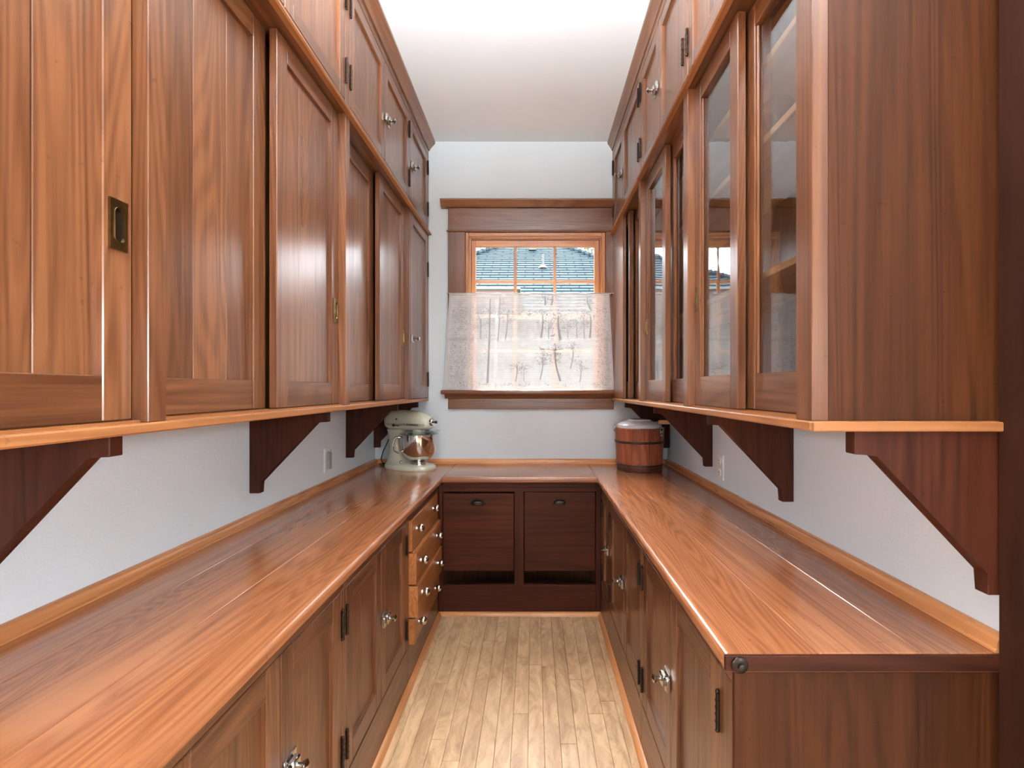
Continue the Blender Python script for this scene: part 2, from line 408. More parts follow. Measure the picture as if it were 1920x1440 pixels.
# ------------------------------------------------------------------ window
win = struct(add('window_1', B(-.547, .520, YB - .022, YB, 2.255, 2.400, .002), W('cabinet', 'X')), 'wooden window with twelve panes and wide casing')
add('head_cap', MB().prism([(0, 2.40), (.034, 2.40), (.058, 2.437), (.058, 2.447), (0, 2.447)], lambda u, v, t: (t, YB - u, v), -.592, .518), W('cabinet', 'X'), win)
add('head_bead', MB().tube([(-.555, YB - .022, 2.252), (.522, YB - .022, 2.252)], .007, 8), W('cabinet', 'X'), win, smooth=60)
add('side_casing', B(-.547, -.437, YB - .022, YB, 1.235, 2.246, .002), W('cabinet', 'Z'), win)
add('side_casing', B(.462, .520, YB - .022, YB, 1.235, 2.246, .002), W('cabinet', 'Z'), win)
for x0, x1 in ((-.437, -.415), (.440, .462)):
    add('stop_bead', B(x0, x1, YB - .014, YB + .012, 1.235, 2.246, .003), W('trim', 'Z'), win)
add('stop_bead', B(-.415, .440, YB - .014, YB + .012, 2.222, 2.246, .003), W('trim', 'X'), win)
for x0, x1 in ((-.4152, -.405), (.430, .452)):
    add('jamb', B(x0, x1, YB + .012, YB + .13, 1.235, 2.222), W('trim', 'Z'), win)
add('jamb', B(-.405, .430, YB + .012, YB + .13, 2.212, 2.222), W('trim', 'X'), win)
add('stool', B(-.588, .522, YB - .066, YB + .09, 1.204, 1.232, .008, 2), W('cabinet', 'X'), win, smooth=40)
add('bed_moulding', MB().prism([(0, 1.178), (.022, 1.178), (.030, 1.186), (.048, 1.204), (0, 1.204)], lambda u, v, t: (t, YB - u, v), -.566, .520), W('cabinet', 'X'), win)
add('apron', B(-.547, .516, YB - .020, YB, 1.110, 1.178, .002), W('cabinet', 'X'), win)
# sash at YB+.03
SY0, SY1 = YB + .03, YB + .062; sx0, sx1, sz0, sz1 = -.412, .448, 1.236, 2.206
sx0, sx1 = -.404, .429
px0, px1, pz1 = -.376, .398, 2.168
cw, ch = (px1 - px0) / 3, .2275
pz0 = pz1 - 4 * ch
sash = add('sash', B(sx0, px0, SY0, SY1, sz0, sz1, .002), W('trim', 'Z'), win); add('sash_stile', B(px1, sx1, SY0, SY1, sz0, sz1, .002), W('trim', 'Z'), sash)
add('sash_rail', B(px0, px1, SY0, SY1, pz1, sz1, .002), W('trim', 'X'), sash)
add('sash_rail', B(px0, px1, SY0, SY1, sz0, pz0, .002), W('trim', 'X'), sash)
for i in (1, 2):
    add('muntin', B(px0 + i * cw - .009, px0 + i * cw + .009, SY0 + .002, SY1 - .004, pz0, pz1, .004), W('trim', 'Z'), sash)
for j in (1, 2, 3):
    add('muntin', B(px0, px1, SY0 + .003, SY1 - .005, pz0 + j * ch - .0085, pz0 + j * ch + .0085, .004), W('trim', 'X'), sash)
for i in range(3):
    for j in range(4):
        add('pane', B(px0 + i * cw, px0 + (i + 1) * cw, YB + .050, YB + .053, pz0 + j * ch, pz0 + (j + 1) * ch), M['glass'], sash)

# ------------------------------------------------------------------ worktop
wt = thing('worktop', (-.08, 2.8, CT - CTH), 'varnished fir plank worktop running along three walls', 'worktop')
Z0 = CT - CTH
Y0L = -.05
for a, b in ((XL, -.87), (-.87, -.685)):
    add('board', B(a + .0003, b - .0003, Y0L, YB, Z0, CT, .0012), W('counter', 'Y'), wt)
def nose(name, y0, y1, xin, xedge):
    s = 1 if xedge > xin else -1; r = .011
    prof = [(xin, Z0), (xedge - s * .006, Z0), (xedge, Z0 + .006), (xedge, CT - r)] + \
           [(xedge - s * r + s * r * math.cos(t), CT - r + r * math.sin(t)) for t in (math.pi / 8, math.pi / 4, 3 * math.pi / 8)] + [(xedge - s * r, CT), (xin, CT)]
    return add(name, MB().prism(prof, lambda u, v, t: (u, t, v), y0, y1), W('counter', 'Y'), wt, smooth=40)
nose('board', Y0L, YB, -.6847, -.495)
nose('board', YF, YB, .5197, .3465)
for a, b in ((.52, .71), (.71, XR)):
    add('board', B(a + .0003, b - .0003, YF, YB, Z0, CT, .0012), W('counter', 'Y'), wt)
add('board', B(-.4947, .3462, 2.80, YB, Z0, CT, .0012), W('counter', 'X'), wt)
r = .011
prof = [(2.7994, Z0), (2.582, Z0), (2.576, Z0 + .006), (2.576, CT - r)] + [(2.576 + r - r * math.cos(t), CT - r + r * math.sin(t)) for t in (math.pi / 8, math.pi / 4, 3 * math.pi / 8)] + [(2.576 + r, CT), (2.7994, CT)]
add('board', MB().prism(prof, lambda u, v, t: (t, u, v), -.4947, .3462), W('counter', 'X'), wt, smooth=40)
q = [(0, 0), (.022, 0), (.022, .004), (.019, .006)] + [(.003 + .016 * math.cos(t), .013 + .018 * math.sin(t)) for t in [k * math.pi / 14 for k in range(0, 8)]] + [(0, .031)]
add('wall_bead', MB().prism(q, lambda u, v, t: (XL + u, t, CT + v), Y0L, YB - .001), W('trim', 'Y'), wt, smooth=45)
add('wall_bead', MB().prism(q, lambda u, v, t: (XR - u, t, CT + v), YF, YB - .001), W('trim', 'Y'), wt, smooth=45)
add('wall_bead', MB().prism(q, lambda u, v, t: (t, YB - u, CT + v), XL + .02, XR - .02), W('trim', 'X'), wt, smooth=45)
add('end_dark_strip', B(.3475, XR, YF - .008, YF - .0003, Z0, CT - .0015, .001), W('dark', 'X'), wt)  # dark strip added to offset the pendant light on the worktop end
add('under_bead', B(.352, XR, .872, .884, Z0 - .010, Z0 - .0002, .002), W('counter', 'X'), wt)
# old round metal stud on the worktop's end
st = thing('metal_stud', (.372, YF - .0083, CT - .018), 'small dark round metal stud fixed on the worktop end', 'stud')
add('rosette', MB().lathe([(.002, .0), (.015, .0), (.015, -.004), (.011, -.007), (.002, -.007)], (.372, YF - .0083, CT - .0165), 20, 'Y'), M['iron'], st, smooth=40)
add('boss', MB().lathe([(.002, 0), (.006, 0), (.0065, -.006), (.002, -.008)], (.372, YF - .0155, CT - .0165), 14, 'Y'), M['iron'], st, smooth=40)

# ------------------------------------------------------------------ cabinet parts
def sb(s, a0, a1, y0, y1, z0, z1, bev=.0015): return B(s * a0, s * a1, y0, y1, z0, z1, bev)
def hinge(par, s, a, y, z, L=.078):
    mb = MB()
    mb.tube([(s * (a - .004), y, z - L / 2), (s * (a - .004), y, z + L / 2)], .0042, 8)
    for e in (-1, 1):
        mb.sphere((s * (a - .004), y, z + e * (L / 2 + .004)), .0048, 8)
    for k in (-.3, -.1, .1, .3):
        mb.tube([(s * (a - .004), y, z + k * L - .0012), (s * (a - .004), y, z + k * L + .0012)], .0052, 8)
    mb.box(s * (a - .002), s * (a + .010), y - .003, y + .003, z - L / 2, z + L / 2)
    add('hinge', mb, M['iron'], par, smooth=40)
def latch(par, s, a, y, z, d=1):
    mb = MB(); P0 = Vector((s * a, y, z))
    mb.box(s * (a - .003), s * (a + .0005), y - .012, y + .030, z - .018, z + .018, .001)
    mb.box(s * (a - .016), s * (a - .003), y - .006, y + .020, z - .013, z + .013, .003)
    mb.box(s * (a - .012), s * (a - .001), y - .024, y - .010, z - .014, z + .014, .002)
    mb.lathe([(.002, 0), (.004, 0), (.0045, -s * .006), (.009, -s * .012), (.0095, -s * .015), (.004, -s * .019), (.001, -s * .0195)], (s * (a - .016), y + .008, z), 14, 'X')
    mb.xform(Matrix.Translation(P0) @ Matrix.Scale(1.22, 4) @ Matrix.Translation(-P0))
    add('latch', mb, M['nickel'], par, smooth=40)
def flush_pull(par, s, a, y, z, w=.017, h=.042):
    mb = MB(); f = a - .0018
    # plate with an oval well
    out = []; inn = []; wel = []
    for k in range(24):
        t = 2 * math.pi * k / 24; c, d = math.cos(t), math.sin(t)
        m = max(abs(c) / 1.0, abs(d) / 1.0); out.append((w * c / m, h * d / m))
        sy = .6 * w * c; sz = (h * .72 - .6 * w) * (1 if d > 0 else -1) + .6 * w * d
        inn.append((sy, sz)); wel.append((sy * .86, sz * .93))
    f = a - .0045
    rings = [[(s * (a + .0003), y + u, z + v) for u, v in out], [(s * f, y + u, z + v) for u, v in out],
             [(s * f, y + u, z + v) for u, v in inn], [(s * (f - .0016), y + u * .97, z + v * .985) for u, v in inn],
             [(s * (a - .0008), y + u, z + v) for u, v in wel]]
    mb.loft(rings, False); add('flush_pull', mb, M['brass'], par, smooth=35)
    mb = MB(); mb.prism(wel, lambda u, v, t: (s * t, y + u, z + v), a - .0012, a + .0003)
    add('pull_well', mb, M['iron'], par)
def door(par, s, a, y0, y1, z0, z1, tone='cabinet', st=.056, bot=.075, top=.06, th=.022, glass=False, split=None, name='sliding_door', gap=.0002):
    d = add(name, sb(s, a, a + th, y0, y0 + st, z0, z1, .0018), W(tone, 'Z'), par)
    add('stile', sb(s, a, a + th, y1 - st, y1, z0, z1, .0018), W(tone, 'Z'), d)
    add('rail', sb(s, a + .0004, a + th - .0004, y0 + st, y1 - st, z0, z0 + bot), W(tone, 'Y'), d)
    add('rail', sb(s, a + .0004, a + th - .0004, y0 + st, y1 - st, z1 - top, z1), W(tone, 'Y'), d)
    py0, py1, pa, pz0_, pz1_ = y0 + st - .004, y1 - st + .004, a + .011, z0 + bot - .004, z1 - top + .004
    if glass:
        add('pane', sb(s, a + .012, a + .0145, py0, py1, pz0_, pz1_, 0), M['oldglass'], d, 'wavy old window glass')
        for (q0, q1, r0, r1) in ((y0 + st, y0 + st + .006, z0 + bot, z1 - top), (y1 - st - .006, y1 - st, z0 + bot, z1 - top)):
            add('glazing_bead', B(s * (a + .005), s * (a + .0119), q0, q1, r0, r1, .002), W(tone, 'Z'), d)
    else:
        cuts = [py0] + [py0 + (py1 - py0) * k for k in (split or [])] + [py1]
        for c0, c1 in zip(cuts, cuts[1:]):
            add('panel', sb(s, pa, pa + .007, c0 + gap, c1 - gap, pz0_, pz1_, .0004 if gap < .001 else .0012), W(tone, 'Z'), d)
    return d
DZ0, DZ1 = 1.187, 2.226         # sliding doors
UZ0, UZ1 = 2.278, 2.735         # top doors
def bay(s, face, wall, post, y0, y1, label, lower, upper, glazed, end=None, yu=None):
    """one cabinet bay: near post, carcass, header, doors. post = (ya, yb)"""
    u = thing('wall_cabinet', (s * (face + wall) / 2, (post[0] + y1) / 2, LZ1), label, 'cabinet')
    t = 'cabinet'
    add('post', sb(s, face, face + .03, post[0], post[1], LZ1, 2.80), W(t, 'Z'), u)
    if end:
        add('post', sb(s, face, face + .018, end[0], end[1], LZ1, 2.246 if yu else 2.80), W(t, 'Z'), u)
        if yu: add('post', sb(s, face, face + .018, yu, end[1], 2.2465, 2.80), W(t, 'Z'), u)
    ye = end[1] if end else y1
    # carcass
    mb = MB(); mb.box(s * (wall - .006), s * (wall - .0005), post[0], ye, LZ1, 2.80)
    if not glazed: mb.box(s * (face + .085), s * (wall - .006), post[0] + .01, ye - .005, LZ1 + .0005, 2.22)
    mb.box(s * (face + .03), s * (wall - .006), post[0], ye, 2.246, 2.266)
    mb.box(s * (face + .03), s * (wall - .006), post[0], ye, 2.78, 2.80)
    mb.box(s * (face + .05), s * (wall - .006), post[0] + .01, ye - .005, 2.27, 2.775)
    add('carcass', mb, W(t, 'Z'), u)
    # header: soffit over the sliding doors, nosing, rails
    add('header', sb(s, face, face + .07, y0, y1, 2.230, 2.246, .001), W(t, 'Y'), u)
    add('nosing', MB().prism([(0, 0), (.016, .002), (.020, .007), (.018, .012), (0, .016)], lambda p, v, tt: (s * (face - p), tt, 2.229 + v), post[0], ye), W('ledge', 'Y'), u, smooth=40)
    add('frame_rail', sb(s, face, face + .022, y0, yu or y1, 2.2465, UZ0 - .003), W(t, 'Y'), u)
    add('frame_rail', sb(s, face, face + .022, y0, yu or y1, UZ1 + .003, 2.80), W(t, 'Y'), u)
    for d in lower(u): pass
    for (a, b, hg, lt) in upper:
        dd = door(u, s, face + .0005, a + .002, b - .002, UZ0, UZ1, st=.046, bot=.046, top=.052, th=.02, split=[.52], name='cupboard_door')
        if hg:
            hy = a if hg == 'near' else b
            hinge(dd, s, face, hy, 2.385); hinge(dd, s, face, hy, 2.650)
        if lt == 'near': latch(dd, s, face, a + .020, 2.475)
    return u
# left run -------------------------------------------------------
s, f, wl = -1, FL, 1.02
TA, TB = f + .025, f + .060
def slide(u, a, y0, y1, pull, split=None, gap=.0002):
    d = door(u, s, a, y0, y1, DZ0, DZ1, split=split, gap=gap)
    if pull == 'far': flush_pull(d, s, a, y1 - .030, 1.515)
    if pull == 'near': flush_pull(d, s, a, y0 + .030, 1.515)
    return d
bay(s, f, wl, (-.045, -.003), -.003, .832, 'solid sliding-door wall cabinet whose near door shows an old brass pull and a split panel',
    lambda u: [slide(u, TB, -.001, .43, 'near'), slide(u, TA, .40, .828, 'far', [.68], .0012)], [(-.003, .414, 'near', 'x'), (.414, .832, 'far', 'near')], False)
bay(s, f, wl, (.832, .874), .874, 1.707, 'solid sliding-door wall cabinet left of the outlet wall with one door pushed back',
    lambda u: [slide(u, TB, .876, 1.303, 'near', [.35, .7]), slide(u, TA, 1.296, 1.704, 'far', [.3, .66])], [(.874, 1.29, 'near', 'x'), (1.29, 1.707, 'far', 'near')], False)
bay(s, f, wl, (1.707, 1.747), 1.747, 2.578, 'solid sliding-door wall cabinet above the wall outlet',
    lambda u: [slide(u, TB, 1.749, 2.18, 'near', [.5]), slide(u, TA, 2.163, 2.575, 'far', [.36, .7])], [(1.747, 2.16, 'near', 'x'), (2.16, 2.578, 'far', 'near')], False)
def narrow(u):
    d = door(u, s, f + .0005, 2.620, 3.026, LZ1 + .003, 2.227, st=.05, name='cupboard_door', split=[.5])
    latch(d, s, f, 2.64, 1.52); hinge(d, s, f, 3.028, 2.0); hinge(d, s, f, 3.028, 1.30); return [d]
bay(s, f, wl, (2.578, 2.618), 2.618, 3.028, 'narrow wall cabinet with one latched tall door above the stand mixer', narrow, [(2.618, 3.028, 'far', 'near')], False, (3.029, 3.0635))
# right run ------------------------------------------------------
s, f, wl = 1, FR, XR
TA, TB = f + .023, f + .055
def gslide(u, a, y0, y1, pull=None, st=.05):
    d = door(u, s, a, y0, y1, DZ0, DZ1, glass=True, st=st, bot=.092, top=.06)
    if pull: flush_pull(d, s, a, y1 - .025, 1.53, .009, .036)
    return d
def shelves(u, y0, y1):
    for z in (1.53, 1.885, 2.085):
        add('shelf', sb(1, .605, XR - .007, y0, y1, z, z + .018), W('shelf', 'Y'), u, 'pale unvarnished shelf board')
def low1(u): shelves(u, .895, 1.60); return [gslide(u, TB, .90, 1.262), gslide(u, TA, 1.238, 1.566, 'far')]
def low2(u): shelves(u, 1.60, 2.29); return [gslide(u, TB, 1.61, 1.96), gslide(u, TA, 1.915, 2.256, 'far')]
def low3(u): shelves(u, 2.29, 3.05); return [gslide(u, TB, 2.29, 2.66, None, .04), gslide(u, TA, 2.625, 2.96, None, .04)]
u1 = bay(s, f, wl, (.868, .9225), .9225, 1.568, 'glass-fronted wall cabinet with the big plain wooden end panel', low1, [(.9225, 1.24, 'near', 'x'), (1.24, 1.568, 'far', 'near')], True)
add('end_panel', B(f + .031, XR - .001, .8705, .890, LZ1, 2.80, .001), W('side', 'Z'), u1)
u2 = bay(s, f, wl, (1.568, 1.614), 1.614, 2.258, 'glass-fronted wall cabinet above the duplex outlet', low2, [(1.614, 1.935, 'near', 'x'), (1.935, 2.258, 'far', 'near')], True)
u3 = bay(s, f, wl, (2.258, 2.300), 2.300, 2.70, 'glass-fronted wall cabinet next to the window above the wooden pail', low3, [(2.300, 2.71, 'near', 'x'), (2.71, 3.03, 'far', 'near')], True, (2.7005, 3.0635), 3.031)

# ledges (the bottom boards the cabinets stand on)
lg = thing('cabinet_ledge', (-.85, 1.5, LZ0), 'long wooden ledge under the solid sliding doors', 'ledge')
add('board', B(-.668, XL + .0005, -.05, 3.030, LZ0, LZ1, .003), W('ledge', 'Y'), lg)
for a in (.693, .7285, .764):
    add('door_track', B(-a, -a + .004, .001, 2.576, LZ1 - .001, LZ1 + .0045), W('ledge', 'Y'), lg)
lr = thing('cabinet_ledge', (.68, 1.9, LZ0), 'long wooden ledge under the glazed doors', 'ledge')
add('board', B(.503, XR - .0005, .862, 3.062, LZ0, LZ1, .003), W('ledge', 'Y'), lr)
add('end_lip', B(.5035, XR + .009, .850, .8615, LZ0, LZ1 - .0005, .002), W('ledge', 'X'), lr)
for a in (.526, .559, .592):
    add('door_track', B(a, a + .004, .925, 3.02, LZ1 - .001, LZ1 + .0045), W('ledge', 'Y'), lr)
# crown mouldings
cp = [(0, 2.775), (.006, 2.775), (.010, 2.785), (.024, 2.802), (.036, 2.815), (.042, 2.822), (.042, ZC - .0005), (0, ZC - .0005)]
struct(add('trim_2', MB().prism(cp, lambda u, v, t: (-FL + u, t, v), -.05, 3.0635), W('cabinet', 'Y'), smooth=35), 'crown moulding over the solid cabinets')
struct(add('trim_3', MB().prism(cp, lambda u, v, t: (FR - u * .75, t, v), .86, 3.0635), W('cabinet', 'Y'), smooth=35), 'crown moulding over the glazed cabinets')
for nm, x0, x1 in (('trim_4', XL + .001, -FL - .0005), ('trim_5', FR + .0005, XR - .001)):
    struct(add(nm, B(x0, x1, -.04 if x0 < 0 else .87, 3.06, 2.8005, ZC - .0005), W('cabinet', 'Y')), 'closing board between cabinet top and ceiling')

# brackets
def bracket(s, wall, y, label, group):
    p = [(.0, 0), (.280, 0), (.280, .042), (.240, .044), (.038, .258), (.038, .298), (0, .298)]
    mb = MB().prism(p, lambda u, v, t: (s * (wall - .0005 - u), t, LZ0 - .0003 - v), y, y + .028)
    es = [e for e in mb.bm.edges]; bmesh.ops.bevel(mb.bm, geom=es, offset=.0015, segments=1, affect='EDGES')
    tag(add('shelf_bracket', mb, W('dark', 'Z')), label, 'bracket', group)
for y, lb in ((.828, 'dark wooden bracket under the solid-door cabinets, the one at the split-panel door'), (1.703, 'dark wooden bracket beside the single wall outlet'),
              (2.579, 'dark wooden bracket behind the stand mixer'), (3.030, 'dark wooden bracket in the corner by the mixer cord')):
    bracket(-1, 1.02, y, lb, 'brackets under the solid cabinets')
for y, lb in ((.862, 'large dark bracket against the door casing under the plain end panel'), (1.575, 'dark wooden bracket with black smudges beside the duplex outlet'),
              (2.288, 'dark wooden bracket between the wooden pail and the duplex outlet'), (3.010, 'dark wooden bracket in the corner behind the wooden pail')):
    bracket(1, XR, y, lb, 'brackets under the glazed cabinets')

# ------------------------------------------------------------------ base cabinets
BZ = .165; DT, DB = .690, .170
def base_unit(s, a, wall, y0, y1, label, doors, mull, extra=None, carc=True):
    u = thing('base_cabinet', (s * (a + wall) / 2, (y0 + y1) / 2, 0), label, 'cabinet')
    if carc: add('carcass', sb(s, a + .03, wall - .001, y0 + .001, y1 - .001, .0005, Z0 - .0005, 0), W('base', 'Z'), u)
    add('plinth_board', sb(s, a, a + .02, y0, y1, .0005, BZ), W('base', 'Y'), u)
    add('frame_rail', sb(s, a, a + .02, y0, y1, DT + .003, Z0 - .0005), W('base', 'Y'), u)
    for m0, m1 in mull: add('frame_stile', sb(s, a, a + .02, m0, m1, BZ, DT + .003), W('base', 'Z'), u)
    for (d0, d1, hg, lt) in doors:
        d = door(u, s, a + .0005, d0 + .0018, d1 - .0018, DB, DT, 'base', .05, .062, .06, .02, split=[.45], name='cupboard_door')
        if hg:
            hy = d0 if hg == 'near' else d1
            hinge(d, s, a, hy, .600, .07); hinge(d, s, a, hy, .255, .07)
        if lt: latch(d, s, a, d0 + .022, .44)
    return u
aL, aR = .52, .37
base_unit(-1, aL, 1.02, -.045, .640, 'base cabinet under the worktop at the split-panel sliding door', [(-.005, .307, 'near', None), (.307, .610, 'far', 1)], [(-.045, -.005), (.610, .640)])
base_unit(-1, aL, 1.02, .641, 1.301, 'worn base cabinet with two panel doors, farther from the drawers', [(.670, .978, 'near', None), (.978, 1.286, 'far', 1)], [(.641, .670), (1.286, 1.301)])
base_unit(-1, aL, 1.02, 1.302, 1.962, 'base cabinet with two panel doors and a nickel latch beside the drawers', [(1.317, 1.625, 'near', None), (1.625, 1.937, 'far', 1)], [(1.302, 1.317), (1.937, 1.962)])
du = base_unit(-1, aL, 1.02, 1.963, 2.600, 'bank of four drawers with round nickel knobs', [], [(1.963, 1.985), (2.515, 2.600)])
for i, open_ in enumerate((.010, .028, .034, .020)):
    zt = .688 - .1385 * i; zb = max(zt - .131, BZ + .002)
    dr = add('drawer', sb(-1, aL - open_ - .002, aL + .018, 1.988, 2.512, zb, zt, .002), W('drawer', 'Y'), du)
    for y in (2.065, 2.405):
        x0 = -(aL - open_ - .002)
        add('knob', MB().lathe([(.002, 0), (.010, 0), (.009, .006), (.0155, .011), (.0185, .020), (.0155, .029), (.008, .034), (.001, .035)], (x0 - .0003, y, (zt + zb) / 2 + .012), 18, 'X'), M['nickel'], dr, smooth=50)
ue = base_unit(1, aR, XR, .8855, 1.627, 'base cabinet with the large exposed end panel and a two-door front', [(.944, 1.28, 'near', None), (1.28, 1.606, 'far', 1)], [(.8855, .944), (1.606, 1.627)])
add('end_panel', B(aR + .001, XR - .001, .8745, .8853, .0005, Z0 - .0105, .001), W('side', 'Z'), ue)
base_unit(1, aR, XR, 1.628, 2.308, 'two-door base cabinet below the duplex outlet', [(1.650, 1.94, 'near', None), (1.94, 2.288, 'far', 1)], [(1.628, 1.650), (2.288, 2.308)])
base_unit(1, aR, XR, 2.309, 2.600, 'narrow one-door base cabinet in the corner beside the flour bins', [(2.325, 2.545, 'far', 1)], [(2.309, 2.325), (2.545, 2.600)])
# flour bins
bu = thing('bin_cabinet', (-.075, 2.8, 0), 'dark cabinet of two tilt-out bins under the window', 'cabinet')
FYB = 2.600
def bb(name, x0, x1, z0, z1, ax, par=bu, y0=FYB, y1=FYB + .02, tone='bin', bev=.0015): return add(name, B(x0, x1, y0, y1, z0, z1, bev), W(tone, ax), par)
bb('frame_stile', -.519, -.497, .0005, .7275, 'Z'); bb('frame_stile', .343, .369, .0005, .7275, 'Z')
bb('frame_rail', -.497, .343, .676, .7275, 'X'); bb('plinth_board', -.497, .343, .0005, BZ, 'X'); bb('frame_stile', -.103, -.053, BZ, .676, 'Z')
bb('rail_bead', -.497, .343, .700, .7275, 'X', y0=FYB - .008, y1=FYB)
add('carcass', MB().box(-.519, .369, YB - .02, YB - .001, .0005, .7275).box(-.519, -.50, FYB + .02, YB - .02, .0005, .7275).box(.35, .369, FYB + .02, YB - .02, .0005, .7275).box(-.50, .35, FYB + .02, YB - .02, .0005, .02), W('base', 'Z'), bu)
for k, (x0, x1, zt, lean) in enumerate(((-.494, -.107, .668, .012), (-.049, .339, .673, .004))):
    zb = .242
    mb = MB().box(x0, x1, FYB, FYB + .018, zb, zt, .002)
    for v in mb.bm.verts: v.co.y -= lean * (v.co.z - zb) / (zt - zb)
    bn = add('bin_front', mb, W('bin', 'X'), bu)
    add('bin_body', B(x0 + .01, x1 - .01, FYB + .022, FYB + .26, zb + .01, zt - .06), W('shelf', 'X'), bn)
    cx, cz, cy = (-.304, .143)[k], .617, FYB - lean * .9
    # cup pull: half dome with a flat back plate
    mb = MB(); mb.box(cx - .040, cx + .040, cy - .0015, cy + .0005, cz - .012, cz + .018, .001)
    rings = []
    for j in range(7):
        t = j / 6 * math.pi / 2; rr = math.cos(t)
        rings.append([(cx + .033 * math.cos(p) * (1 - .55 * (1 - rr)), cy - .020 * math.sin(t) - .001, cz + .016 * math.sin(p) * (rr * .9 + .1) + .002) for p in [q_ * math.pi / 14 for q_ in range(15)]])
    for a, b in zip(rings, rings[1:]):
        va = [mb.bm.verts.new(p) for p in a]; vb = [mb.bm.verts.new(p) for p in b]
        for i in range(14): mb.bm.faces.new((va[i], va[i + 1], vb[i + 1], vb[i]))
    mb.tube([(cx - .033, cy - .003, cz - .002), (cx - .024, cy - .018, cz - .004), (cx, cy - .0215, cz - .005), (cx + .024, cy - .018, cz - .004), (cx + .033, cy - .003, cz - .002)], .003, 6)
    bmesh.ops.remove_doubles(mb.bm, verts=mb.bm.verts, dist=.0001)
    add('cup_pull', mb, M['iron'], bn, smooth=45)

# ------------------------------------------------------------------ outlets
o1 = thing('wall_outlet', (XL, 2.345, .83), 'white wall outlet plate with a grey upright insert under the solid cabinets', 'outlet')
add('plate', B(XL + .0003, XL + .007, 2.305, 2.385, .828, .950, .002), M['white'], o1)
mb = MB(); pr = [(-.014, -.042), (.014, -.042), (.014, .030)] + [(.014 * math.cos(t * math.pi / 8), .030 + .014 * math.sin(t * math.pi / 8)) for t in range(1, 8)] + [(-.014, .030)]
mb.prism(pr, lambda u, v, t: (t, 2.338 + u, .888 + v), XL + .007, XL + .022)
add('insert', mb, M['greyp'], o1)
for z in (.935, .842): add('screw', MB().lathe([(.001, 0), (.004, 0), (.003, .002), (.001, .002)], (XL + .0068, 2.372, z), 10, 'X'), M['greyp'], o1)
o2 = thing('wall_outlet', (XR, 2.19, .82), 'white duplex outlet plate between two brackets under the glazed cabinets', 'outlet')
add('plate', B(XR - .007, XR - .0003, 2.150, 2.222, .822, .938, .002), M['white'], o2)
for z in (.853, .907):
    fc = add('receptacle', MB().lathe([(.001, 0), (.017, 0), (.017, -.003), (.015, -.004), (.001, -.004)], (XR - .007, 2.186, z), 18, 'X'), M['white'], o2)
    for dy in (-.006, .006): add('slot', B(XR - .0114, XR - .0108, 2.186 + dy - .0012, 2.186 + dy + .0012, z + .001, z + .009), M['black'], fc)
    add('slot', B(XR - .0114, XR - .0108, 2.184, 2.188, z - .010, z - .006), M['black'], fc)

# ------------------------------------------------------------------ stand mixer
def ell(cx, cz, hx, hz, n, e, fn):
    out = []
    for k in range(n):
        t = 2 * math.pi * k / n; c, d = math.cos(t), math.sin(t)
        out.append(fn(cx + hx * math.copysign(abs(c) ** (2 / e), c), cz + hz * math.copysign(abs(d) ** (2 / e), d)))
    return out
MX = Matrix.Translation((-.748, 2.885, CT)) @ Matrix.Rotation(math.radians(-24), 4, 'Z')
mx = thing('stand_mixer', (-.748, 2.885, CT), 'pale sage stand mixer with a steel bowl in the worktop corner', 'stand mixer')
def mpart(name, mb, mat, par=mx, smooth=50): return add(name, mb.xform(MX), mat, par, smooth=smooth)
# foot and column, one casting lofted upward
secs = [(.0, 0.0, .168, .100, 2.3), (.008, 0, .172, .104, 2.3), (.022, -.002, .168, .100, 2.3), (.030, -.012, .155, .088, 2.3), (.036, -.060, .100, .070, 2.4), (.055, -.085, .070, .056, 2.4),
        (.09, -.098, .050, .047, 2.4), (.14, -.104, .042, .043, 2.4), (.19, -.104, .046, .045, 2.4), (.222, -.100, .058, .050, 2.4), (.236, -.096, .066, .054, 2.4)]
mpart('stand', MB().loft([ell(xc, 0, hl, hw, 36, e, lambda a, b, z=z: (a, b, z)) for z, xc, hl, hw, e in secs]), M['enamel'], smooth=60)
hs = [(-.176, .286, .018, .022), (-.172, .287, .034, .040), (-.160, .288, .048, .052), (-.135, .289, .056, .060), (-.09, .290, .059, .064), (-.03, .290, .060, .064), (.04, .288, .059, .061), (.09, .285, .055, .056), (.125, .282, .047, .047), (.145, .280, .036, .037), (.154, .279, .022, .024)]
hd = mpart('motor_head', MB().loft([ell(0, zc, hw, hh, 32, 2.35, lambda a, b, x=x: (x, a, b)) for x, zc, hw, hh in hs]), M['enamel'], smooth=60)
bs = [(-.140, .0555), (-.09, .0600), (-.03, .0612), (.04, .0602), (.09, .0560), (.120, .0500), (.138, .043)]
mb = MB()
for sgn in (-1, 1):
    A = [mb.bm.verts.new((x, sgn * w_, .262)) for x, w_ in bs]; B2 = [mb.bm.verts.new((x, sgn * w_, .276)) for x, w_ in bs]
    for i in range(len(bs) - 1): mb.bm.faces.new((A[i], A[i + 1], B2[i + 1], B2[i]))
bmesh.ops.solidify(mb.bm, geom=list(mb.bm.faces), thickness=.0012)
mpart('trim_band', mb, M['bandm'], hd)
def text_mb(txt, size):
    cu = bpy.data.curves.new('lettering', 'FONT'); cu.body = txt; cu.size = size; cu.extrude = .0004; cu.align_x = 'CENTER'
    ob = bpy.data.objects.new('lettering', cu); COL.objects.link(ob)
    dg = bpy.context.evaluated_depsgraph_get(); me = bpy.data.meshes.new_from_object(ob.evaluated_get(dg))
    m_ = MB(); m_.bm.from_mesh(me); bpy.data.objects.remove(ob); bpy.data.curves.remove(cu); bpy.data.meshes.remove(me)
    return m_
tm = text_mb('KitchenAid', .0175)
